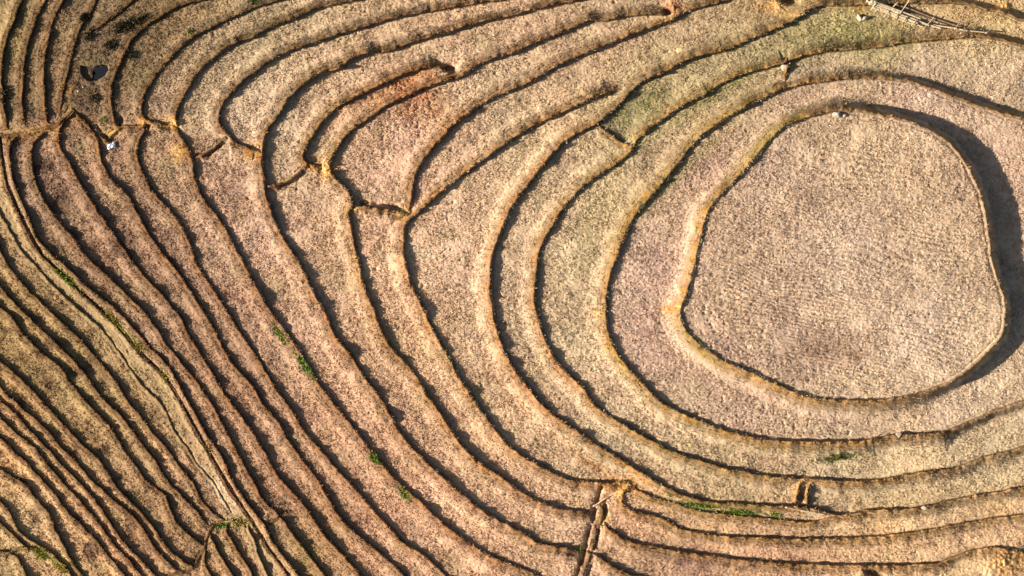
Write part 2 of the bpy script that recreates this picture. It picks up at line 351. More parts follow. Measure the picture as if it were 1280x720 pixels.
for x, y in np.vstack([np.column_stack([fr.uniform(0, 1280, 700), fr.uniform(0, 720, 700)]), np.column_stack([fr.normal(890, 26, 70), fr.normal(405, 34, 70)]), np.column_stack([fr.normal(960, 70, 90), fr.normal(522, 14, 90)]), np.column_stack([fr.normal(520, 26, 90), fr.normal(128, 18, 90)]), np.column_stack([fr.normal(488, 28, 40), fr.normal(108, 8, 40)])]):
    i0 = max(0, int((x-6-U0)/S)); j0 = max(0, int((y-6-V0)/S)); w_ = int(12/S)
    X = GX[j0:j0+w_, i0:i0+w_]-x; Y = GY[j0:j0+w_, i0:i0+w_]-y; rr_ = fr.uniform(1.0, 2.2)
    h[j0:j0+w_, i0:i0+w_] -= fr.uniform(.06, .17)*np.exp(-((X**2+Y**2*fr.uniform(.6, 2))/rr_**2))*fieldm[j0:j0+w_, i0:i0+w_]
hole = np.zeros_like(h)
for (x, y, rx, ry, a, dep) in [(563,87,9,4.5,.15,.75),(834,15,6,4,.1,.7),(986,1,11,5,.1,.9),(1092,717,13,5,.25,.8),(112,21,10,6,-.3,.6),(1001,626,3,10,0,.2),(1125,545,3,3,0,.4),(150,152,5,6,.4,.35),(184,158,4,4,0,.4)]:
    ca, sa = math.cos(a), math.sin(a); X = (GX-x)*ca+(GY-y)*sa; Y = (GY-y)*ca-(GX-x)*sa
    g = np.exp(-((X/rx)**2+(Y/ry)**2)**2); h -= dep*g; hole = np.maximum(hole, g)
mound = np.zeros_like(h)
for (x, y, r, a) in [(842,7,9,.45),(975,8,8,.3),(1255,704,13,.5),(1238,712,10,.3),(1079,715,6,.4),(780,607,9,.25),(1256,8,6,.35),(410,212,5,.25),(500,266,4,.2),(223,154,4,.25),(322,187,5,.2),(1088,22,3,.1),(855,383,3,.1),(756,394,3,.1)]:
    g = np.exp(-((GX-x)**2+(GY-y)**2)/r**2); h += a*g*(1+.25*noise(GX, GY, 3, 31)); mound = np.maximum(mound, g)
# the water hole: a dug, steep sided pit
pit_poly = np.array([(100.5,81.5),(118,83),(128,80.5),(135,81),(136.5,88),(131,96),(122,101),(112,102.5),(105,98),(101,92)])
def poly_sd(px, py, poly):
    d = np.full(px.shape, 1e9); ins = np.zeros(px.shape, bool); n = len(poly)
    for i in range(n):
        a = poly[i]; b = poly[(i+1) % n]; e = b-a
        t = np.clip(((px-a[0])*e[0]+(py-a[1])*e[1])/(e@e), 0, 1)
        d = np.minimum(d, np.hypot(px-a[0]-t*e[0], py-a[1]-t*e[1]))
        c = (a[1] > py) != (b[1] > py)
        with np.errstate(divide='ignore', invalid='ignore'):
            ins ^= c & (px < (b[0]-a[0])*(py-a[1])/(b[1]-a[1])+a[0])
    return np.where(ins, -d, d)
js, is_ = slice(int((60-V0)/S), int((125-V0)/S)), slice(int((75-U0)/S), int((160-U0)/S))
psd = np.full(h.shape, 99.); psd[js, is_] = poly_sd(GX[js, is_], GY[js, is_], pit_poly)
pitm = 1-sst(-1.2, .3, psd)
pit_top = float(np.median(h[js, is_][np.abs(psd[js, is_]) < 3]))
pit_floor = pit_top-.36-.16*sst(112, 124, GX)
h = h*(1-pitm)+(pit_floor+.022*noise(GX, GY, 3, 8))*pitm

def world(u, v, z):
    f = 1-z/H
    return np.stack([(u-640)*M*f, (360-v)*M*f, z], -1)
WX = world(GX, GY, h)

# ------------------------------------------------------------------ colour of the soils (albedo)
def lin(c):
    c = np.asarray(c, float)/255
    return np.where(c < .04045, c/12.92, ((c+.055)/1.055)**2.4)
K = 1.62
def idw(ctrl, u, v, p=3.):
    num = np.zeros(u.shape+(3,)); den = np.zeros(u.shape)
    for x, y, c in ctrl:
        w = 1/((u-x)**2+(v-y)**2+900)**(p/2); num += w[..., None]*(lin(c)/K); den += w
    return num/den[..., None]
FC = [(1050,320,(205,173,144)),(960,220,(202,168,139)),(1150,420,(207,176,147)),(1000,430,(196,162,134)),(820,330,(205,168,140)),(800,420,(206,168,140)),(920,520,(205,170,138)),(1050,525,(205,172,138)),(1200,500,(210,178,142)),(1270,200,(210,172,138)),(1150,120,(208,172,142)),(1000,120,(200,165,132)),(880,200,(198,160,130)),
 (720,330,(192,166,128)),(720,420,(192,166,128)),(760,240,(190,164,120)),(860,560,(200,172,132)),(1050,580,(204,178,138)),(1240,540,(208,180,140)),(640,330,(180,150,118)),(650,420,(178,150,118)),(700,210,(182,152,118)),(760,550,(190,164,128)),(900,605,(190,164,122)),(1100,615,(204,178,136)),(1240,595,(206,180,138)),
 (560,330,(192,154,122)),(570,300,(192,154,124)),(600,440,(190,154,120)),(680,540,(196,158,122)),(480,340,(188,150,114)),(480,220,(188,146,116)),(420,300,(180,140,104)),(530,430,(184,146,106)),(470,430,(178,140,102)),(600,560,(192,152,112)),(420,470,(178,136,104)),(330,300,(178,136,110)),(300,250,(178,136,110)),(380,420,(174,132,104)),(480,570,(182,140,106)),(560,620,(188,146,112)),(640,640,(198,156,118)),(700,660,(200,160,124)),(600,680,(188,144,110)),
 (270,240,(166,124,96)),(210,200,(164,122,92)),(300,380,(158,114,88)),(400,520,(168,122,92)),(480,640,(172,130,98)),(160,200,(148,108,78)),(200,300,(140,102,76)),(300,480,(142,102,76)),(400,640,(152,112,80)),(100,210,(142,104,80)),(150,310,(136,98,74)),(250,450,(136,98,72)),(350,620,(140,100,74)),(60,230,(134,98,76)),(110,340,(136,98,74)),(180,410,(140,104,80)),(260,530,(138,100,76)),(30,200,(132,98,76)),
 (110,440,(140,110,68)),(180,520,(146,114,72)),(50,370,(138,108,68)),(60,420,(138,106,66)),(120,520,(132,102,62)),(200,640,(128,94,62)),(20,420,(128,100,58)),(40,480,(124,94,58)),(140,580,(134,102,70)),(60,560,(124,92,58)),(20,570,(130,98,62)),(100,640,(132,98,64)),(40,650,(142,118,82)),(60,680,(136,108,78)),(20,700,(130,104,68)),(120,700,(134,100,66)),(280,690,(130,98,66)),(350,700,(150,112,84)),(380,690,(138,106,66)),
 (20,60,(140,108,66)),(50,80,(132,98,70)),(80,60,(138,104,70)),(110,110,(128,94,68)),(130,60,(120,88,64)),(170,90,(136,102,66)),(200,50,(134,100,64)),(260,20,(134,102,62)),(200,15,(134,100,66)),(210,130,(160,124,96)),(260,60,(160,128,98)),(330,30,(162,132,96)),(250,130,(170,138,108)),(310,70,(174,142,110)),(400,30,(174,142,108)),(500,15,(172,140,106)),(310,140,(184,148,118)),(380,80,(180,146,112)),(500,40,(182,150,112)),(600,15,(184,150,114)),(360,180,(180,144,112)),(450,90,(186,150,116)),(560,60,(190,154,120)),(660,35,(196,158,122)),(760,10,(196,160,122)),(420,160,(184,142,108)),(500,180,(186,142,112)),(600,110,(192,158,122)),(700,60,(194,158,122)),(640,150,(188,160,122)),(740,100,(196,162,122)),(860,40,(198,164,122)),(950,20,(196,162,116)),(560,200,(186,152,118)),(700,150,(188,152,114)),(780,140,(164,148,104)),(860,95,(176,156,108)),(940,65,(176,158,110)),(1000,40,(172,154,100)),(1060,40,(178,162,98)),(1120,48,(182,158,98)),(860,110,(182,158,108)),(1040,85,(204,170,138)),(1150,80,(212,178,146)),(1250,90,(212,178,144)),(1200,10,(206,168,112)),(1240,30,(200,168,110)),
 (830,640,(206,162,118)),(900,655,(208,164,112)),(1100,650,(216,170,112)),(1250,630,(216,172,116)),(780,645,(206,160,118)),(900,680,(206,164,120)),(1100,690,(212,174,130)),(1240,665,(210,172,128)),(800,700,(176,140,106)),(870,705,(168,128,102)),(980,712,(196,152,112)),(1120,712,(214,172,120))]
BC = [(850,300,(206,158,84)),(870,430,(204,164,88)),(960,490,(206,162,94)),(950,165,(200,166,86)),(748,330,(204,156,88)),(760,440,(200,160,82)),(850,190,(196,160,84)),(860,530,(198,160,84)),(1000,560,(204,156,92)),(1150,560,(208,162,100)),(660,340,(190,148,98)),(700,480,(200,150,100)),(750,215,(190,152,92)),(850,580,(196,158,98)),(605,310,(212,156,98)),(606,400,(214,160,104)),(690,180,(190,142,92)),(640,480,(208,152,98)),(500,320,(206,156,104)),(560,460,(204,158,98)),(435,330,(204,158,100)),(510,470,(200,152,96)),(400,420,(186,136,92)),(325,250,(174,128,88)),(340,420,(176,128,88)),(450,560,(178,128,88)),(240,260,(160,116,80)),(300,420,(158,114,76)),(150,260,(146,106,72)),(240,430,(144,104,70)),(330,600,(146,102,68)),(100,300,(140,100,66)),(30,250,(150,120,74)),(100,390,(140,108,66)),(60,450,(134,98,62)),(150,560,(132,96,60)),(50,620,(132,96,60)),(150,660,(130,92,60)),(50,80,(158,118,72)),(90,100,(176,132,80)),(70,158,(184,130,74)),(150,90,(170,128,82)),(200,60,(150,116,72)),(260,70,(150,118,74)),(350,40,(142,112,74)),(500,40,(156,118,78)),(650,40,(168,126,84)),(420,130,(176,140,86)),(560,130,(190,140,82)),(700,70,(180,138,88)),(850,30,(192,148,94)),(800,100,(196,152,102)),(950,45,(196,152,98)),(900,100,(190,152,94)),(1050,100,(200,158,98)),(1100,60,(176,138,86)),(1200,110,(214,168,110)),(1260,60,(204,160,104)),(748,650,(160,122,82)),(737,690,(160,122,82)),(1250,300,(226,192,148)),(1258,390,(228,196,150)),(1200,470,(216,178,130)),(1150,150,(212,178,140)),(700,620,(212,162,112)),(600,650,(196,144,98)),(780,610,(216,160,86)),(900,640,(206,160,92)),(1100,660,(214,168,108)),(900,700,(200,150,100)),(1250,690,(216,170,104)),(1220,610,(210,172,124)),(60,690,(140,112,62)),(260,690,(146,110,66))]
cgx, cgy = np.meshgrid(np.arange(U0, U1+6, 5.), np.arange(V0, V1+6, 5.))
def up(F):
    x = (GX-U0)/5; y = (GY-V0)/5; i = x.astype(int); j = y.astype(int); fx = (x-i)[..., None]; fy = (y-j)[..., None]
    return (F[j, i]*(1-fx)+F[j, i+1]*fx)*(1-fy)+(F[j+1, i]*(1-fx)+F[j+1, i+1]*fx)*fy
fc = up(idw(FC, cgx, cgy))*(1-sst(520, 300, GX)[..., None]*(np.array([.06, -.04, -.03])*(1-sst(.4, .9, (GY-GX*1.1)/600))[..., None]))*(1.22*(1+.50*sst(1000, 330, GX)+.95*sst(.45, 1, (GY-GX*1.1)/600)))[..., None]; bc = up(idw(BC, cgx, cgy))
bc = bc*.95+.05*bc.mean(-1, keepdims=True)
# each holding was cut and dried a little differently
ncomp = LAB.max()+1
jit = np.random.default_rng(5).normal(0, 1, (ncomp, 3))
tintc = 1+.035*jit[:, :1]+.011*jit
fc = fc*tintc[LF]; fc = fc*.95+.05*fc.mean(-1, keepdims=True)
nz = noise(GX, GY, 38, 41); nz2 = noise(GX, GY, 15, 42)
fc *= (1+.07*nz+.06*nz2+.06*noise(GX, GY, 5, 45))[..., None]
def blend(A, col, m): return A*(1-m[..., None])+(lin(col)/K)*m[..., None]
# burnt and weathered blotches on the darker western strips
west = sst(330, 60, GX)*sst(100, 200, GY)
blot = np.clip(noise(GX, GY, 17, 43)-.55, 0, 1)*west
fc = blend(fc, (96, 66, 52), np.clip(blot*1.0, 0, .75))
gr = np.clip(noise(GX, GY, 22, 44)-.4, 0, 1)
fc = blend(fc, (172, 150, 100), np.clip(gr*.35, 0, .35)*sst(1200, 500, GX))
# freshly dug red soil
for (x, y, rx, ry, a, c, st) in [(520,125,42,24,.45,(206,136,86),.65),(475,128,46,15,-.45,(206,142,94),.4),(455,120,26,9,-.5,(210,146,94),.4),(515,100,32,8,-.4,(204,134,82),.6),(905,430,45,16,.6,(204,168,146),.6),(1030,440,50,16,.1,(188,150,116),.5),(838,6,12,9,0,(206,134,88),.8),(970,8,22,9,0,(226,170,98),.8),(1258,705,24,14,0,(226,166,92),.7),(780,606,20,9,0,(226,160,70),.85),(745,585,30,8,.6,(206,142,82),.5),(228,190,14,10,0,(222,160,86),.8),(318,190,14,9,0,(226,160,78),.85),(408,212,12,9,0,(236,176,86),.75),(504,268,9,7,0,(236,180,96),.75),(215,154,12,7,0,(226,164,78),.85),(180,152,10,6,0,(220,160,80),.7),(140,166,9,6,0,(222,164,84),.7),(85,112,9,10,0,(206,152,86),.6),(60,160,55,8,-.2,(196,138,76),.6),(835,385,9,6,0,(230,160,86),.8),(745,392,8,4,0,(226,168,92),.7),(755,648,6,8,0,(230,180,110),.7),(390,207,14,7,0,(214,150,84),.6),(385,720,12,20,0,(150,110,66),.3),(1185,38,16,6,0,(230,184,130),.6),(1075,12,10,4,0,(226,176,92),.7),(1256,8,10,5,0,(236,176,98),.7),(300,262,20,14,0,(170,118,86),.3),(790,130,30,14,-.5,(160,144,100),.4),(620,470,26,20,.8,(206,156,108),.3),(650,500,22,14,.8,(206,150,98),.35),(530,90,30,8,-.3,(200,140,90),.4),(870,705,50,9,.1,(150,112,96),.5),(455,648,14,8,.7,(146,98,76),.6)]:
    ca, sa = math.cos(a), math.sin(a); X = (GX-x)*ca+(GY-y)*sa; Y = (GY-y)*ca-(GX-x)*sa
    g = np.exp(-((X/rx)**2+(Y/ry)**2)*.9)*st*(1+.35*noise(GX, GY, 6, 46)+.3*noise(GX, GY, 2.5, 55)); g = np.clip(g, 0, .95)
    fc = blend(fc, c, g); bc = blend(bc, c, g*.8)
# green regrowth along certain bunds
for (x, y, rx, ry, a, st) in [(900,630,60,5,.06,.5),(1050,572,40,6,-.1,.5),(80,345,30,5,.75,.6),(150,410,45,5,.75,.5),(60,695,35,8,.4,.5),(300,652,18,7,.3,.4),(370,445,35,6,1.0,.25),(380,690,26,14,.8,.3),(850,215,110,9,-.78,.5),(890,120,90,7,-.6,.5),(735,300,14,60,.3,.3),(1060,45,80,18,-.05,.42),(800,135,40,16,-.6,.42),(870,430,40,9,.7,.25),(20,20,10,40,.3,.3),(790,175,12,5,.4,.35),(960,170,60,6,-.7,.3),(780,470,40,8,.9,.3),(960,560,90,7,.03,.25)]:
    ca, sa = math.cos(a), math.sin(a); X = (GX-x)*ca+(GY-y)*sa; Y = (GY-y)*ca-(GX-x)*sa
    g = np.exp(-((X/rx)**2+(Y/ry)**2))*st*np.clip(.8+.5*noise(GX, GY, 5, 47), 0, 1.3); g = np.clip(g, 0, .85)
    fc = blend(fc, (150,148,66), g); bc = blend(bc, (152,148,62), g)
bc *= np.clip(1+.16*noise(GX, GY, 3.5, 48)+.15*noise(GX, GY, 14, 49)+.10*noise(GX, GY, 45, 52), .5, 1.5)[..., None]
# inner wall of each bund: dark soil, with painted shade strengthening its shadow band
wall_shade = sst(-.9, .4, Q)*(1-sst(2.2, 4.2, Q))*np.clip(.75+.25*noise(GX, GY, 4, 50), 0, 1)
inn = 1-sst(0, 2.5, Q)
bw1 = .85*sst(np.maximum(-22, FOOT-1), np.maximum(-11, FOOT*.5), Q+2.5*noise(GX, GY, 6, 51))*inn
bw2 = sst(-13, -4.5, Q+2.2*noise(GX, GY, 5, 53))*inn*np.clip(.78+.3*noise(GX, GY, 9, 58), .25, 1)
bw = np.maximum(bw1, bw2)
wall_shade *= np.where(near, allshade[ii], 0)
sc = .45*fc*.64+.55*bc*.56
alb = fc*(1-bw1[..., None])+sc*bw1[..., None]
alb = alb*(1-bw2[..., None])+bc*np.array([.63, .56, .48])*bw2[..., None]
alb = alb*(1-wall_shade[..., None])
# trodden bare clay where water is let from one terrace to the next
for (x, y, rx, ry, st) in [(222,189,5,7,.8),(320,187,4,6,.85),(407,210,5,7,.9),(504,266,6,4,.9),(213,154,8,4,.75),(785,605,13,5,.8),(775,618,7,5,.6),(746,392,5,2.2,.9),(850,384,6,2.2,.9),(140,166,6,4,.7),(88,139,7,6,.6),(753,653,4,7,.7),(182,155,4,3,.7),(985,19,14,3,.6),(1268,703,14,4,.7),(1258,9,9,3,.7),(40,163,30,4,.35),(443,262,6,3,.6),(362,226,10,3,.5),(1001,612,10,5,.3),(835,24,14,3,.4)]:
    g = np.exp(-(((GX-x)/rx)**2+((GY-y)/ry)**2))*st*np.clip(1+.3*noise(GX, GY, 3, 56), 0, 1.1); alb = blend(alb, (240, 194, 122), np.clip(g, 0, .95))
# path beside the gully
pth = np.zeros_like(h)
hole_dark = np.clip(hole*1.1, 0, .7); alb = alb*(1-.35*hole_dark[..., None])  # soil darker inside the holes
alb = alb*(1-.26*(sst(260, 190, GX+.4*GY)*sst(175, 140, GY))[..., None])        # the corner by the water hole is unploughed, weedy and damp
alb = blend(alb, (112, 90, 66), np.clip(pitm, 0, 1)*.8)
alb = np.clip(alb, .012, .6)

# ------------------------------------------------------------------ materials
def mat(name):
    m = bpy.data.materials.new(name); m.use_nodes = True
    return m, m.node_tree.nodes, m.node_tree.links, m.node_tree.nodes['Principled BSDF']
def soil_mat(name, fine, amt, bump):
    m, N, Lk, B = mat(name)
    at = N.new('ShaderNodeAttribute'); at.attribute_name = 'soil'
    tc = N.new('ShaderNodeTexCoord')
    n1 = N.new('ShaderNodeTexNoise'); n1.inputs['Scale'].default_value = fine; n1.inputs['Detail'].default_value = 6; n1.inputs['Roughness'].default_value = .75
    r = N.new('ShaderNodeMapRange'); r.inputs[1].default_value = .25; r.inputs[2].default_value = .75; r.inputs[3].default_value = 1-amt; r.inputs[4].default_value = 1+amt
    mx = N.new('ShaderNodeVectorMath'); mx.operation = 'SCALE'
    Lk.new(tc.outputs['Object'], n1.inputs['Vector']); Lk.new(n1.outputs['Fac'], r.inputs[0])
    Lk.new(at.outputs['Color'], mx.inputs[0]); Lk.new(r.outputs[0], mx.inputs['Scale']); Lk.new(mx.outputs[0], B.inputs['Base Color'])
    bp = N.new('ShaderNodeBump'); bp.inputs['Strength'].default_value = bump; bp.inputs['Distance'].default_value = .05
    n2 = N.new('ShaderNodeTexNoise'); n2.inputs['Scale'].default_value = fine*2; n2.inputs['Detail'].default_value = 3
    Lk.new(tc.outputs['Object'], n2.inputs['Vector']); Lk.new(n2.outputs['Fac'], bp.inputs['Height']); Lk.new(bp.outputs[0], B.inputs['Normal'])
    B.inputs['Roughness'].default_value = .95; B.inputs['Specular IOR Level'].default_value = .1
    return m
M_FIELD = soil_mat('stubble_soil', 5.0, .22, .5)
M_BANK = soil_mat('bank_earth', 4.0, .22, .5)
def blade_mat(name, rough=.8, trans=.0):
    m, N, Lk, B = mat(name)
    at = N.new('ShaderNodeAttribute'); at.attribute_name = 'soil'
    Lk.new(at.outputs['Color'], B.inputs['Base Color']); B.inputs['Roughness'].default_value = rough; B.inputs['Specular IOR Level'].default_value = .2
    return m
M_STRAW = blade_mat('dry_straw'); M_GRASS = blade_mat('green_grass')
def plain(name, col, var=.25, scale=8., rough=.8, bump=.3, stretch=(1, 1, 1)):
    m, N, Lk, B = mat(name)
    tc = N.new('ShaderNodeTexCoord'); mp = N.new('ShaderNodeMapping'); mp.inputs['Scale'].default_value = stretch
    n1 = N.new('ShaderNodeTexNoise'); n1.inputs['Scale'].default_value = scale; n1.inputs['Detail'].default_value = 5
    cr = N.new('ShaderNodeValToRGB')
    c = np.array(col); cr.color_ramp.elements[0].position = .3; cr.color_ramp.elements[1].position = .7
    cr.color_ramp.elements[0].color = (*np.clip(c*(1-var), 0, 1), 1); cr.color_ramp.elements[1].color = (*np.clip(c*(1+var), 0, 1), 1)
    bp = N.new('ShaderNodeBump'); bp.inputs['Strength'].default_value = bump; bp.inputs['Distance'].default_value = .03
    Lk.new(tc.outputs['Object'], mp.inputs[0]); Lk.new(mp.outputs[0], n1.inputs['Vector']); Lk.new(n1.outputs['Fac'], cr.inputs[0]); Lk.new(cr.outputs[0], B.inputs['Base Color'])
    Lk.new(n1.outputs['Fac'], bp.inputs['Height']); Lk.new(bp.outputs[0], B.inputs['Normal'])
    B.inputs['Roughness'].default_value = rough
    return m

# ------------------------------------------------------------------ object helpers
def link(name, me, m, parent=None, inv=None):
    o = bpy.data.objects.new(name, me); COL.objects.link(o)
    if m is not None: me.materials.append(m)
    if parent is not None: o.parent = parent
    return o
def tag(o, label=None, cat=None, group=None, kind=None):
    if label: o['label'] = label
    if cat: o['category'] = cat
    if group: o['group'] = group
    if kind: o['kind'] = kind
    return o
def empty(name, loc):
    o = bpy.data.objects.new(name, None); o.location = loc; o.empty_display_size = .3; COL.objects.link(o); return o
def mesh_np(name, V, F, C=None, smooth_=True):
    me = bpy.data.meshes.new(name)
    n = F.shape[1]
    me.vertices.add(len(V)); me.vertices.foreach_set('co', np.ascontiguousarray(V, np.float32).ravel())
    me.loops.add(F.size); me.loops.foreach_set('vertex_index', np.ascontiguousarray(F, np.int32).ravel())
    me.polygons.add(len(F)); me.polygons.foreach_set('loop_start', np.arange(0, F.size, n, dtype=np.int32))
    me.polygons.foreach_set('use_smooth', np.full(len(F), smooth_))
    if C is not None:
        a = me.attributes.new('soil', 'FLOAT_COLOR', 'POINT')
        a.data.foreach_set('color', np.ascontiguousarray(np.column_stack([C, np.ones(len(C))]), np.float32).ravel())
    me.update(calc_edges=True)
    return me

# ------------------------------------------------------------------ regions
cellL = LF[:-1, :-1].copy(); cellB = bank[:-1, :-1]
cu = GX[:-1, :-1]; cv = GY[:-1, :-1]
inside = (cu > 0) & (cu < 1280) & (cv > 0) & (cv < 720)
#@@REGIONS
SEEDS = [
 (1060,320,'large round summit field of pale rice stubble held by its own bund'),
 (800,420,'wide pinkish ring terrace encircling the round summit field'),
 (715,420,'straw coloured crescent terrace next outside the pinkish ring around the summit'),
 (1160,80,'pale stubble terrace between the pinkish ring and the bamboo rack'),
 (1040,45,'greenish terrace with the fallen bamboo rack on its upper edge'),
 (640,400,'grey brown crescent terrace whose upper end touches the tip of the greenish terrace'),
 (1140,615,'curved pale terrace below the rings starting at the two short drain bunds'),
 (906,645,'thin strip of terrace with bright green weeds on it left of the bamboo poles'),
 (1035,660,'orange tan terrace directly below the two bamboo poles'),
 (1018,687,'terrace second below the bamboo poles, above the lowest bund on that side'),
 (957,712,'lowest orange tan terrace right of the vertical drain, at the bottom edge'),
 (600,400,'broad light terrace outside the grey brown crescent, drawn out to a long upper point'),
 (552,462,'tan terrace starting under the bright cross bund and ending at the vertical drain'),
 (494,460,'long tan terrace starting below the red soil strip and reaching the lower drain'),
 (470,210,'leaf shaped terrace with red dug soil above the short bright cross bund'),
 (450,137,'small narrow strip of red dug soil with a dark hole at its end'),
 (700,100,'long light terrace between the leaf shaped red soil terrace and the broad pointed one'),
 (360,180,'long terrace wrapping round the outside of the small red soil strip'),
 (310,140,'round ended terrace next outside the one that wraps the red soil strip'),
 (250,150,'terrace with an orange soil patch at its low end, right of the first pale one'),
 (250,70,'first pale stubble terrace to the right of the brown weedy strips'),
 (165,100,'brown weedy strip between the water hole terrace and the first pale stubble terrace'),
 (115,70,'rough dark brown terrace with the dug water hole in it'),
 (130,8,'small brown plot at the top edge above the water hole terrace'),
 (74,70,'narrow brown strip bordering the water hole terrace on its left'),
 (42,91,'middle one of the three narrow brown strips left of the water hole'),
 (16,70,'outermost narrow brown strip in the upper corner beside the pale path'),
 (428,465,'pinkish brown terrace with bright green weeds along its lower bund'),
 (340,425,'reddish brown long terrace just below the bund with bright green weeds'),
 (255,433,'reddish brown terrace with the small white sack at its upper end'),
 (296,450,'dark brown terrace next to the left of the one with the white sack'),
 (178,385,'dark brown terrace that ends at the small cross bund near the bottom edge'),
 (384,680,'short weedy strip starting below the small cross bund near the bottom edge'),
 (200,450,'long narrow dark terrace left of the one that ends at the small cross bund'),
 (184,450,'thin brown strip along the right side of the grassy gully'),
 (139,476,'olive strip directly bordering the pale path on its left'),
 (130,500,'olive strip second to the left of the pale path'),
 (148,537,'narrow brown strip between the olive strips and the widest field of the left slope'),
 (114,553,'widest olive brown field on the slope left of the pale path'),
 (98,577,'narrow brown strip next below the widest field of the left slope'),
 (121,632,'brown strip second below the widest field of the left slope'),
 (86,615,'brown strip third below the widest field of the left slope'),
 (78,628,'thin brown strip fourth below the widest field of the left slope'),
 (80,665,'brown strip bordering the pale patchy corner field on its upper side'),
 (37,654,'pale patchy field near the bottom left corner above the bright green plants'),
 (8,655,'small brown plot at the left edge below the pale patchy corner field'),
 (45,706,'dark weedy plot in the bottom left corner under the bright green plants'),
 (302,688,'short strip at the bottom edge, nearest to the end of the pale path'),
 (282,694,'short strip at the bottom edge, second from the end of the pale path'),
 (266,710,'short strip at the bottom edge, third from the end of the pale path'),
]
PATHS = [(6,26), (171,475)]
vis_ids, vis_n = np.unique(LAB[-V0:720-V0, -U0:1280-U0], return_counts=True)
def lab_at(u, v): return int(LAB[int(v)-V0, int(u)-U0])
known = {}
for u, v, t in SEEDS: known.setdefault(lab_at(u, v), (u, v, t))
pathids = {lab_at(u, v) for u, v in PATHS}
for u, v, t in SEEDS:
    if known[lab_at(u, v)][2] != t: print('SEED CLASH', t, '<->', known[lab_at(u, v)][2])
target = np.arange(ncomp)
for c in range(ncomp):
    if c in known or c in pathids: continue
    # a leftover sliver belongs to the terrace it borders the longest
    m = LAB == c; nb = []
    for dy_, dx_ in ((0, 1), (1, 0), (0, -1), (-1, 0)):
        o = np.roll(LAB, (dy_, dx_), (0, 1))[m]; nb.append(o[o != c])
    nb = np.concatenate(nb); nb = nb[np.isin(nb, list(known))] if len(nb) else nb
    n = int(vis_n[vis_ids == c][0]) if c in vis_ids else 0
    if n == 0: target[c] = -1
    elif len(nb): target[c] = np.bincount(nb).argmax(); n > 100 and print('merged', c, n, 'into', known[target[c]][2])
    else: target[c] = -1
cellT = target[cellL]
is_path = np.isin(LF, list(pathids))
alb2 = blend(alb, (194, 162, 112), np.clip(is_path*(.64+.2*noise(GX, GY, 5, 54)+.15*noise(GX, GY, 14, 57))*(1-.4*bw), 0, 1))
pale = np.exp(-(((GX-285)/26)**2+((GY-612)/30)**2))*is_path
alb2 = np.clip(blend(alb2, (226, 192, 152), pale*.8)*(1-.2*np.exp(-(gp/2)**2))[..., None], .012, .6)

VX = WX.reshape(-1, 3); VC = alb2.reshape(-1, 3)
ci = (np.arange(GV-1)[:, None]*GU+np.arange(GU-1)[None])
def quads(mask):
    a = ci[mask]
    return np.stack([a, a+GU, a+GU+1, a+1], 1)           # counter-clockwise seen from above
remap = np.full(GU*GV, -1, np.int64)
def submesh(name, mask, origin):
    F = quads(mask); u = np.unique(F); remap[u] = np.arange(len(u))
    return mesh_np(name, VX[u]-np.array(origin), remap[F], VC[u])

roots = {}
for c, (u, v, t) in known.items():
    z = float(bil(P, np.array(u), np.array(v))); org = world(u, v, z-.4)
    r = empty('rice_terrace', org); roots[c] = (r, org)
    tag(r, t, 'terrace', 'rice terraces on the hillside')
    m = cellT == c
    mf = m & ~cellB
    if mf.any(): link('field', submesh('field', mf, org), M_FIELD, r)
    mb = m & cellB
    if mb.any(): link('earth_bank', submesh('earth_bank', mb, org), M_BANK, r)
for c in pathids:
    tag(link('path', submesh('path', cellT == c, (0, 0, 0)), M_FIELD), kind='structure')
# the hillside outside the plan, out to the horizon
tag(link('hillside', submesh('hillside', cellT == -1, (0, 0, 0)), M_FIELD), kind='structure')
bi = np.concatenate([np.arange(GU), np.arange(1, GV)*GU+GU-1, ((GV-1)*GU+np.arange(GU-1))[::-1], (np.arange(1, GV-1)*GU)[::-1]])
B0 = VX[bi]; rings = [B0]; Bz = B0[:, 2]; kb = np.ones(121)/121
Bs = np.convolve(np.concatenate([Bz[-60:], Bz, Bz[:60]]), kb, 'valid')
cen_ = np.array([0, 0, 0.])
for f, dz in [(1.02, -.05), (1.08, -.5), (1.3, -2.5), (2., -7), (4., -16), (10., -30), (40., -60)]:
    q = B0*f; q[:, 2] = Bs*(1/f)+dz+(np.array([noise(q[:, 0], q[:, 1], 25, 60)])[0])*.25*f; rings.append(q)
nb = len(bi); V = np.vstack(rings); F = []
for r in range(len(rings)-1):
    a = np.arange(nb)+r*nb; b = np.roll(np.arange(nb), -1)+r*nb
    F.append(np.stack([a, a+nb, b+nb, b], 1))
F = np.vstack(F)
CC = np.tile(lin((150, 112, 76))/K, (len(V), 1)); CC[:nb] = VC[bi]; CC *= 1+.15*noise(V[:, 0], V[:, 1], 4, 61)[:, None]
gm = mesh_np('ground', V, F[:, ::-1], CC)
tag(link('ground', gm, M_FIELD), kind='structure')

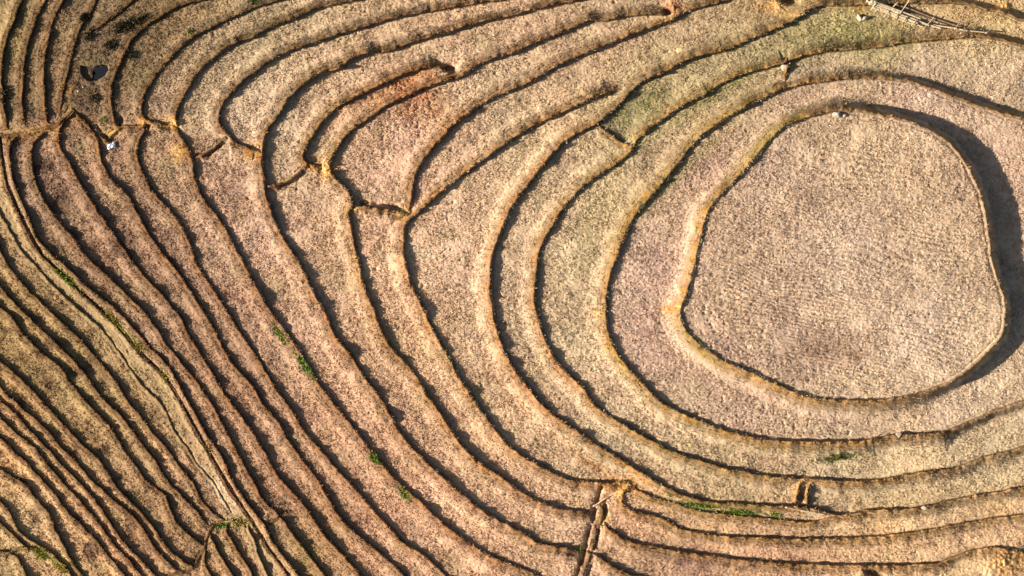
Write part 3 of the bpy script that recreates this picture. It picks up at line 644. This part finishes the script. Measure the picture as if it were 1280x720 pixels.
# ------------------------------------------------------------------ stubble and grass
def hz(u, v):
    x = np.clip((u-U0)/S, 0, GU-1.001); y = np.clip((v-V0)/S, 0, GV-1.001)
    i = x.astype(int); j = y.astype(int); fx = x-i; fy = y-j
    return (h[j, i]*(1-fx)+h[j, i+1]*fx)*(1-fy)+(h[j+1, i]*(1-fx)+h[j+1, i+1]*fx)*fy
def gi(F, u, v):
    i = np.clip(np.round((u-U0)/S).astype(int), 0, GU-1); j = np.clip(np.round((v-V0)/S).astype(int), 0, GV-1)
    return F[j, i]
def blades(u, v, ln, wd, lean, az, col, r):
    """tapered leaves standing at (u, v): quads of four corners"""
    n = len(u); b = world(u, v, hz(u, v)-.02)
    d = np.stack([np.cos(az)*np.sin(lean), np.sin(az)*np.sin(lean), np.cos(lean)], 1)
    fa = r.uniform(0, 2*np.pi, n); s = np.stack([np.cos(fa), np.sin(fa), np.zeros(n)], 1)
    s = np.cross(d, s); s /= np.maximum(np.linalg.norm(s, axis=1), 1e-6)[:, None]
    w = wd[:, None]*s*.5; t = b+d*ln[:, None]
    V = np.stack([b-w, b+w, t+w*.45, t-w*.45], 1).reshape(-1, 3)
    F = np.arange(4*n).reshape(n, 4)
    return V, F, np.repeat(col, 4, 0)
r = np.random.default_rng(99)
N0 = 300000
u = r.uniform(-70, 1350, N0); v = r.uniform(-50, 770, N0)
cu_, cv_ = u.copy(), v.copy()
# three straws to each cut plant
# the rice was planted in rows that follow the bunds
nr_ = gi(near, u, v); t_ = gi(T, u, v); n_ = alln[gi(ii, u, v)]
sh = np.where(nr_ & (np.abs(t_) > 3), np.round(t_/3.3)*3.3-t_+r.normal(0, .38, N0), 0)
u = u+n_[:, 0]*sh*.9; v = v+n_[:, 1]*sh*.9
on = (~nr_) & (gi(LF, u, v) == cen)
rp = v*.98-u*.16+8*noise(u, v, 55, 21)
v = np.where(on, v+(np.round(rp/4.6)*4.6-rp)*.6, v)
u = np.repeat(u, 3)+r.normal(0, .55, N0*3); v = np.repeat(v, 3)+r.normal(0, .55, N0*3)
q = gi(Q, u, v); c = target[gi(LF, u, v)]
okf = ((q > 1.8) | (q < -8.5)) & (gi(pitm, u, v) < .05) & ~gi(is_path, u, v) & (gi(gd, u, v) > 4)
bare = np.clip(.95+.55*noise(u, v, 16, 78)-.55*np.exp(-(((u-885)/32)**2+((v-410)/42)**2)), .2, 1)
okf &= (r.uniform(0, 1, len(q)) < bare)
okf &= (q < 0) | (q > 6) | (r.uniform(0, 1, len(q)) < .35)
uf, vf, cf = u[okf], v[okf], c[okf]; n = len(uf)
base = gi(alb2, uf, vf)
straw = base*r.uniform(.58, 1.68, n)[:, None]*np.array([1.0, 1.0, .98])
straw = np.clip(straw+r.uniform(0, .05, n)[:, None]*(r.uniform(0, 1, n) < .25)[:, None], .02, .62)
az = r.uniform(0, 2*np.pi, n); lean = r.uniform(.5, 1.5, n)
V, F, C = blades(uf, vf, r.uniform(.09, .28, n), r.uniform(.03, .07, n), lean, az, straw, r)
okb = (q > -9) & (q < .8) & ~((gi(CSG, u, v) < -.15) & (q < -1.0)) & (r.uniform(0, 1, len(q)) < .9) & (gi(pitm, u, v) < .05)
ub, vb, cb = u[okb], v[okb], c[okb]; n2 = len(ub)
dens = np.clip(.75+.5*noise(ub, vb, 9, 77), .2, 1); kp = r.uniform(0, 1, n2) < dens
ub, vb, cb = ub[kp], vb[kp], cb[kp]; n2 = len(ub)
gb = np.clip(gi(alb2, ub, vb)*r.uniform(.55, 1.75, n2)[:, None], .02, .6)
V2, F2, C2 = blades(ub, vb, r.uniform(.12, .34, n2), r.uniform(.035, .08, n2), r.uniform(.5, 1.4, n2), r.uniform(0, 2*np.pi, n2), gb, r)
# taller stubble left standing along the inner foot of the ring bunds
okr = (q > .2) & (q < 3.8) & (u > 560) & (gi(CSG, u, v) > .2) & (r.uniform(0, 1, len(q)) < .5)
ur, vr, cr_ = u[okr], v[okr], c[okr]; n3 = len(ur)
V3, F3, C3 = blades(ur, vr, r.uniform(.2, .46, n3), r.uniform(.03, .07, n3), r.uniform(.05, .7, n3), r.uniform(0, 2*np.pi, n3), np.clip(np.tile(lin((226,208,176))/K*1.3, (n3, 1))*r.uniform(.6, 1.3, n3)[:, None], .02, .6), r)
V = np.vstack([V, V3]); C = np.vstack([C, C3]); cf = np.concatenate([cf, cr_])
def split(name, V, C, comp, m):
    o = np.argsort(comp, kind='stable'); cs = comp[o]
    for cc in known:
        a, b = np.searchsorted(cs, cc), np.searchsorted(cs, cc, 'right')
        if b <= a: continue
        idx = (o[a:b, None]*4+np.arange(4)).ravel()
        root, org = roots[cc]
        ob = link(name, mesh_np(name, V[idx]-org, np.arange(len(idx)).reshape(-1, 4), C[idx], False), m, root)
        ob['kind'] = 'stuff'
okp = gi(is_path, u, v) & (r.uniform(0, 1, len(q)) < np.clip(.26+.6*noise(u, v, 7, 79), .05, .8)) & (u > -40)
up_, vp_ = u[okp], v[okp]; n4 = len(up_)
V4, F4, C4 = blades(up_, vp_, r.uniform(.08, .24, n4), r.uniform(.03, .07, n4), r.uniform(.6, 1.5, n4), r.uniform(0, 2*np.pi, n4), np.clip(gi(alb2, up_, vp_)*r.uniform(.55, 1.45, n4)[:, None]*np.array([.92, .95, .8]), .02, .6), r)
tag(link('dry_grass', mesh_np('dry_grass', V4, F4, C4, False), M_STRAW), kind='stuff')
split('stubble', V, C, cf, M_STRAW)
split('dry_grass', V2, C2, cb, M_STRAW)

# ------------------------------------------------------------------ weeds
WEEDS = [(349,418,13,4,.95,150,'bright green weed patch on the bund, upper of two close together',(120,140,50)),
 (382,458,20,4,.95,230,'bright green weed patch on the bund, lower of two close together',(100,132,46)),
 (467,573,11,4,.9,120,'bright green weed patch beside dark bund, nearest above the lower middle one',(100,134,46)),
 (505,617,13,4,.85,130,'bright green weed patch beside dark bund, lowest one along it',(112,138,52)),
 (838,618,7,3,.2,50,'tiny green tuft by the upper end of the green row left of the poles',(124,140,54)),
 (870,631,26,3,.1,340,'large green weed patch forming the left half of the row',(104,134,44)),
 (922,640,28,3,.05,340,'large green weed patch forming the right half of the row',(104,136,44)),
 (968,643,9,3,.0,70,'small green weed patch just left of the two bamboo poles',(110,136,44)),
 (1045,572,22,4,-.15,260,'dark olive grass strip on the bund below the pinkish ring',(98,100,52)),
 (52,692,13,5,.6,220,'bright green plants on the bund by the pale patchy corner field',(134,146,50)),
 (76,709,12,6,.7,170,'yellowish green plants at the bottom edge near the corner',(146,146,58)),
 (277,657,9,4,-.2,110,'green weed patch on the bund bend beside the end of the path',(104,136,50)),
 (300,653,12,6,.1,160,'yellow green weeds on the pale path near its lower end',(150,142,62)),
 (84,349,13,4,.75,170,'bright green grass clump in the gully, uppermost of the gully clumps',(120,150,40)),
 (142,399,16,4,.8,170,'yellow green grass clump in the gully, second from the top',(146,140,44)),
 (172,432,9,4,.9,90,'yellow green grass clump in the gully, third from the top',(144,138,46)),
 (207,471,8,4,.9,70,'small yellow green grass clump in the gully, fourth from the top',(142,134,48)),
 (261,560,10,3,1.1,60,'lowest yellow green grass clump in the gully',(134,124,44)),
 (726,688,7,4,.6,60,'small green weed clump at the left side of the vertical drain',(116,128,50)),
 (131,150,5,3,.4,40,'tiny green clump below the water hole by the junction of bunds',(110,126,56)),
 (237,40,6,4,-.4,50,'small green clump on the weedy strip near the top edge',(112,122,52)),
 (316,2,8,4,-.3,80,'dark green clump at the top edge of the photo',(90,104,44))]
for (x, y, rx, ry, a, n, lb, col) in WEEDS:
    n = int(n*1.5)
    t = r.normal(0, .5, n)*rx; w = r.normal(0, .5, n)*ry
    ux = x+t*math.cos(a)-w*math.sin(a); vx = y+t*math.sin(a)+w*math.cos(a)
    cc = (lin(col)*np.array([1.08, .94, .95])/K)[None]*1.5*r.uniform(.6, 1.5, n)[:, None]*np.array([1, 1, 1])+r.uniform(-.012, .02, (n, 1))*np.array([1, .8, .2])
    V, F, C = blades(ux, vx, r.uniform(.15, .42, n), r.uniform(.05, .11, n), r.uniform(.5, 1.4, n), r.uniform(0, 2*np.pi, n), np.clip(cc, .01, .5), r)
    org = world(x, y, float(hz(np.array(float(x)), np.array(float(y)))))
    o = link('weed_clump', mesh_np('weed_clump', V-org, F, C, False), M_GRASS); o.location = org
    tag(o, lb, 'weeds', 'green weeds along the bunds')

SHRUBS = [(157,33,13,6,-.45,260,'dark dry shrub above the water hole, largest of the scrub clumps there'),
 (138,57,7,5,.3,110,'dark dry shrub between the largest scrub clump and the water hole'),
 (111,45,4,6,.2,70,'small dark dry shrub on the bund just left of the scrub above the water hole'),
 (176,24,8,4,-.5,90,'thin dark dry shrub up the strip from the largest scrub clump'),
 (160,69,5,4,.2,70,'round dark dry shrub at the bend of the bund right of the water hole'),
 (118,123,6,5,.7,70,'dark dry shrub below the water hole beside the white scraps'),
 (6,118,4,9,.1,90,'dark dry shrub at the left edge of the photo on the outermost strip')]
for (x, y, rx, ry, a, n, lb) in SHRUBS:
    n = n*2
    t = r.normal(0, .5, n)*rx; w = r.normal(0, .5, n)*ry
    ux = x+t*math.cos(a)-w*math.sin(a); vx = y+t*math.sin(a)+w*math.cos(a)
    cc = (lin((112,98,66))/K)[None]*r.uniform(.5, 1.5, n)[:, None]
    V, F, C = blades(ux, vx, r.uniform(.25, .7, n), r.uniform(.05, .11, n), r.uniform(.1, 1.2, n), r.uniform(0, 2*np.pi, n), np.clip(cc, .01, .5), r)
    org = world(x, y, float(hz(np.array(float(x)), np.array(float(y)))))
    o = link('dry_shrub', mesh_np('dry_shrub', V-org, F, C, False), M_STRAW); o.location = org
    tag(o, lb, 'shrub', 'dark dry shrubs near the water hole' if x > 20 else None)

# ------------------------------------------------------------------ bamboo
M_BAM = plain('weathered_bamboo', lin((206,180,140))/K*1.15, .25, 6, .6, .2, (1, 1, 1))
M_BAMD = plain('old_bamboo', lin((150,120,86))/K, .3, 6, .7, .2)
def tube(bm, pts, rad, seg=7, nodes=False):
    prev = None; pts = [Vector(p) for p in pts]; nrm = None
    for i, p in enumerate(pts):
        d = (pts[min(i+1, len(pts)-1)]-pts[max(i-1, 0)]).normalized()
        a = d.cross(Vector((0, 0, 1))); a = a.normalized() if a.length > 1e-4 else Vector((1, 0, 0)); b = a.cross(d)
        rr = rad*(1.22 if nodes and i % 3 == 1 else 1)*(1-.25*i/len(pts))
        ring = [bm.verts.new(p+(a*math.cos(t)+b*math.sin(t))*rr) for t in [2*math.pi*k/seg for k in range(seg)]]
        if prev:
            for k in range(seg): bm.faces.new((prev[k], prev[(k+1) % seg], ring[(k+1) % seg], ring[k]))
        else: bm.faces.new(ring[::-1])
        prev = ring
    bm.faces.new(prev)
def zat(u, v): return float(hz(np.array(float(u)), np.array(float(v))))
def pole_pts(p2, lift, sub=14):
    c = resample(np.array(p2, float), 1.0); n = max(4, int(len(c)/2.2)); c = c[np.linspace(0, len(c)-1, n).astype(int)]
    zz = np.array([zat(*p) for p in c]); x = np.arange(n)
    k = np.polyfit(x, zz, 2 if n > 8 else 1); fit = np.polyval(k, x); fit += max(0, float(np.max(zz-fit))*.6)
    l = np.linspace(lift[0], lift[1], n)
    return [world(p[0], p[1], f+q) for p, f, q in zip(c, fit, l)]
def pole_mesh(name, p2, lift, rad, m, parent=None, org=(0, 0, 0)):
    bm = bmesh.new(); o3 = Vector(org)
    tube(bm, [Vector(p)-o3 for p in pole_pts(p2, lift)], rad, nodes=True)
    me = bpy.data.meshes.new(name); bm.to_mesh(me); bm.free()
    for f in me.polygons: f.use_smooth = True
    return link(name, me, m, parent)
org = world(1125, 18, zat(1125, 18))
rack = empty('bamboo_rack', org)
tag(rack, 'fallen bamboo rack of long poles and cross sticks on the upper bund', 'bamboo rack')
RAILS = [([(1083,1),(1107,9),(1125,18),(1143,24),(1160,31),(1178,36)], .085, M_BAM, (.28,.2)), ([(1090,9),(1110,16),(1122,23),(1138,29),(1156,34)], .07, M_BAM, (.22,.18)),
 ([(1088,2),(1112,11),(1127,17)], .10, M_BAM, (.42,.36)), ([(1092,2),(1113,9),(1129,16)], .09, M_BAM, (.40,.36)), ([(1120,6),(1138,11),(1160,20),(1189,30),(1203,34)], .06, M_BAMD, (.2,.15)),
 ([(1128,13),(1150,19),(1172,27),(1186,32)], .05, M_BAMD, (.2,.15)), ([(1160,30),(1178,33),(1193,35),(1206,38),(1236,41)], .055, M_BAM, (.2,.2)), ([(1110,14),(1135,24),(1162,33)], .055, M_BAMD, (.2,.15)), ([(1086,4),(1104,11),(1124,20),(1148,29)], .09, M_BAM, (.34,.26)), ([(1089,1),(1110,8),(1134,17),(1152,24)], .07, M_BAM, (.5,.3)), ([(1100,12),(1119,20),(1150,31)], .06, M_BAM, (.3,.2))]
for p, rd, m, lf in RAILS: pole_mesh('pole', p, lf, rd*1.35, m, rack, org)
for p in [[(1137,0),(1125,17)],[(1122,3),(1115,10)],[(1112,13),(1105,21)],[(1123,17),(1116,25)],[(1134,21),(1128,28)],[(1146,25),(1139,32)],[(1095,4),(1088,13)],[(1099,8),(1094,14)],[(1168,21),(1154,37)],[(1208,35),(1200,42)],[(1240,36),(1232,42)],[(1199,29),(1193,37)]]:
    pole_mesh('cross_stick', p, (.55, .55), .05, M_BAM, rack, org)
for i, (p, lb) in enumerate([([(982,634),(1032,643.5)], 'longer pale bamboo pole lying below the two short drain bunds'), ([(1001,638.6),(1030,644.8)], 'shorter bamboo pole lying close along the longer pale one')]):
    org = world(*p[0], zat(*p[0])); o = pole_mesh('bamboo_pole', p, (.16, .16), .085-.02*i, M_BAM, None, org); o.location = org
    tag(o, lb, 'bamboo pole', 'bamboo poles below the drain bunds')
p = [(741,633),(750,628),(759,621)]; org = world(*p[0], zat(741, 633)); o = pole_mesh('stick', p, (.3, .2), .06, M_BAM, None, org); o.location = org
tag(o, 'thin pale stick lying across the vertical drain', 'stick')

# ------------------------------------------------------------------ stones and clods
M_STONE = plain('pale_stone', (.36,.28,.20), .2, 3, .9, .6); M_CLOD = plain('pale_clod', (.40,.30,.20), .15, 5, .95, .6); M_LITTER = plain('white_litter', (.5,.46,.38), .1, 5, .7, .2)
def stone(x, y, lx, ly, hz_, az, seed, m, lb, name='stone', grp=None, cat='stone'):
    bm = bmesh.new(); bmesh.ops.create_icosphere(bm, subdivisions=3, radius=1); rr = random.Random(seed)
    dirs = [Vector((rr.uniform(-1, 1), rr.uniform(-1, 1), rr.uniform(-.6, 1))).normalized() for _ in range(11)]; cut_ = [rr.uniform(.62, .9) for _ in dirs]
    for v_ in bm.verts:
        for d, k in zip(dirs, cut_):
            s_ = v_.co.dot(d)
            if s_ > k: v_.co -= d*(s_-k)
        v_.co = Vector((v_.co.x*lx, v_.co.y*ly, v_.co.z*hz_))
    me = bpy.data.meshes.new(name); bm.to_mesh(me); bm.free()
    o = link(name, me, m); org = world(x, y, zat(x, y)+hz_*.35); o.location = org; o.rotation_euler = (0, 0, az)
    tag(o, lb, cat, grp); return o
stone(1046,143,.50,.34,.42,.1,3,M_STONE,'pale square stone block on the upper rim of the summit field')
stone(1056,144.5,.22,.2,.22,.6,4,M_STONE,'small pale stone beside the square block on the summit rim')
stone(1074.5,22.5,.24,.42,.35,.5,5,M_CLOD,'pale upright clod on the greenish terrace, left of a pair')
stone(1080.5,23.5,.42,.26,.38,.45,6,M_CLOD,'pale pointed clod casting a shadow on the greenish terrace, right of a pair')
stone(1155,635,.4,.22,.3,-.1,7,M_CLOD,'pale stone in the bund gap right of the bamboo poles')
stone(1123,544,.35,.32,.4,0,8,M_CLOD,'pale stone beside the notch in the bund of the pinkish ring')
stone(104,109,.11,.09,.08,.4,9,M_LITTER,'white scrap lying just below the water hole','litter_scrap',None,'litter')
stone(97.5,114,.09,.13,.08,.9,10,M_LITTER,'pale scrap lying lower left of the water hole on the bund','litter_scrap',None,'litter')
stone(980,83,.34,.5,.42,0,11,M_CLOD,'yellowish earth block at the cross bund above the ring','earth_block',None,'earth block')

# ------------------------------------------------------------------ white sack
M_SACK = plain('white_woven_plastic', (.56,.57,.60), .06, 12, .55, .4); M_DARK = plain('sack_inside', (.16,.17,.20), .2, 8, .8, .2)
def sack():
    bm = bmesh.new(); nx, ny = 28, 20
    rr = np.random.default_rng(12)
    def prof(x, y): return max(0, (1-abs(x)**4))**.5*max(0, (1-abs(y)**4))**.5
    g = {}
    for s_ in (1, -1):
        for i in range(nx+1):
            for j in range(ny+1):
                x, y = -1+2*i/nx, -1+2*j/ny
                edge = i in (0, nx) or j in (0, ny)
                if s_ == -1 and edge: g[(s_, i, j)] = g[(1, i, j)]; continue
                z = prof(x, y)*(.22 if s_ == 1 else .02)
                if s_ == 1: z += .035*math.sin(5*x+3*y+1)+.03*math.sin(9*x-7*y)-.13*math.exp(-((x+.05)**2/.12+(y)**2/.10))
                g[(s_, i, j)] = bm.verts.new((x*.50+y*.08, y*.33+.03*math.sin(4*x), z*(1 if s_ == 1 else -1)+.05))
        for i in range(nx):
            for j in range(ny):
                f = [g[(s_, i, j)], g[(s_, i+1, j)], g[(s_, i+1, j+1)], g[(s_, i, j+1)]]
                bm.faces.new(f if s_ == 1 else f[::-1])
    me = bpy.data.meshes.new('sack'); bm.to_mesh(me); bm.free()
    for f in me.polygons: f.use_smooth = True
    return me
org = world(139.3, 182.5, zat(139.3, 182.5)+.03)
sk = empty('sack', org); sk.rotation_euler = (0, 0, .32); sk.scale = (.85, .85, .85)
tag(sk, 'small white plastic sack lying on the reddish brown terrace', 'sack')
link('sack_body', sack(), M_SACK, sk)
bm = bmesh.new(); N_ = 20
vs = [bm.verts.new((-.03+.20*math.cos(t)*(1+.15*math.sin(3*t)), .10*math.sin(t)*(1+.2*math.cos(2*t)), .185+.02*math.cos(2*t))) for t in [2*math.pi*k/N_ for k in range(N_)]]
c_ = bm.verts.new((-.03, 0, .165))
vb_ = [bm.verts.new((v_.co.x*.9, v_.co.y*.9, .09)) for v_ in vs]
for k in range(N_):
    bm.faces.new((vs[k], vs[(k+1) % N_], c_)); bm.faces.new((vb_[k], vb_[(k+1) % N_], vs[(k+1) % N_], vs[k]))
me = bpy.data.meshes.new('sack_mouth'); bm.to_mesh(me); bm.free(); link('sack_mouth', me, M_DARK, sk)

# ------------------------------------------------------------------ water in the dug hole
m_, N_w, L_w, B_w = mat('dark_water'); B_w.inputs['Base Color'].default_value = (.012, .014, .016, 1); B_w.inputs['Roughness'].default_value = .12; B_w.inputs['IOR'].default_value = 1.33
nz_ = N_w.new('ShaderNodeTexNoise'); nz_.inputs['Scale'].default_value = 3; bp_ = N_w.new('ShaderNodeBump'); bp_.inputs['Strength'].default_value = .05
L_w.new(nz_.outputs['Fac'], bp_.inputs['Height']); L_w.new(bp_.outputs[0], B_w.inputs['Normal'])
wp = smooth([(117,86),(120,83.5),(124,84.5),(130,82),(135,84),(135,88),(132,94),(127,97),(120,99.5),(113,101.6),(114,99),(118,96.5),(117.5,94),(120,92),(118.5,90),(117,86)])[0]
zw = pit_top-.39
bm = bmesh.new(); bm.faces.new([bm.verts.new(world(p[0], p[1], zw)) for p in wp[:-1]][::-1]); bmesh.ops.triangulate(bm, faces=bm.faces[:])
me = bpy.data.meshes.new('water'); bm.to_mesh(me); bm.free(); tag(link('water', me, m_), kind='structure')

# ------------------------------------------------------------------ light, sky, camera
W = bpy.data.worlds.new('World'); scene.world = W; W.use_nodes = True
nt = W.node_tree; bg = nt.nodes['Background']; sky = nt.nodes.new('ShaderNodeTexSky'); sky.sky_type = 'NISHITA'; sky.sun_disc = False
to_sun = Vector((-SX, SY, 0)).normalized()                     # plan v runs down, world y up
az_ = math.atan2(to_sun.y, to_sun.x)
sky.sun_elevation = math.radians(SUN_EL); sky.sun_rotation = math.pi/2-az_
bg.inputs['Strength'].default_value = .05
nt.links.new(sky.outputs[0], bg.inputs['Color'])
sl = bpy.data.lights.new('sun', 'SUN'); sl.energy = 4.9; sl.angle = math.radians(.53); sl.color = (1, .945, .88)
so = bpy.data.objects.new('sun', sl); COL.objects.link(so)
ce, se = math.cos(math.radians(SUN_EL)), math.sin(math.radians(SUN_EL))
so.rotation_euler = Vector((to_sun.x*ce, to_sun.y*ce, se)).to_track_quat('Z', 'Y').to_euler()
cd = bpy.data.cameras.new('camera'); cam = bpy.data.objects.new('camera', cd); COL.objects.link(cam)
cam.location = (0, 0, H); cd.sensor_width = 36; cd.lens = 36*H/(1280*M); cd.clip_end = 20000; cd.clip_start = 1
scene.camera = cam
vs_ = scene.view_settings; vs_.view_transform = 'Standard'; vs_.look = 'None'; vs_.gamma = 1; vs_.use_curve_mapping = False
vs_.exposure = 1.27
scene.cycles.max_bounces = 4
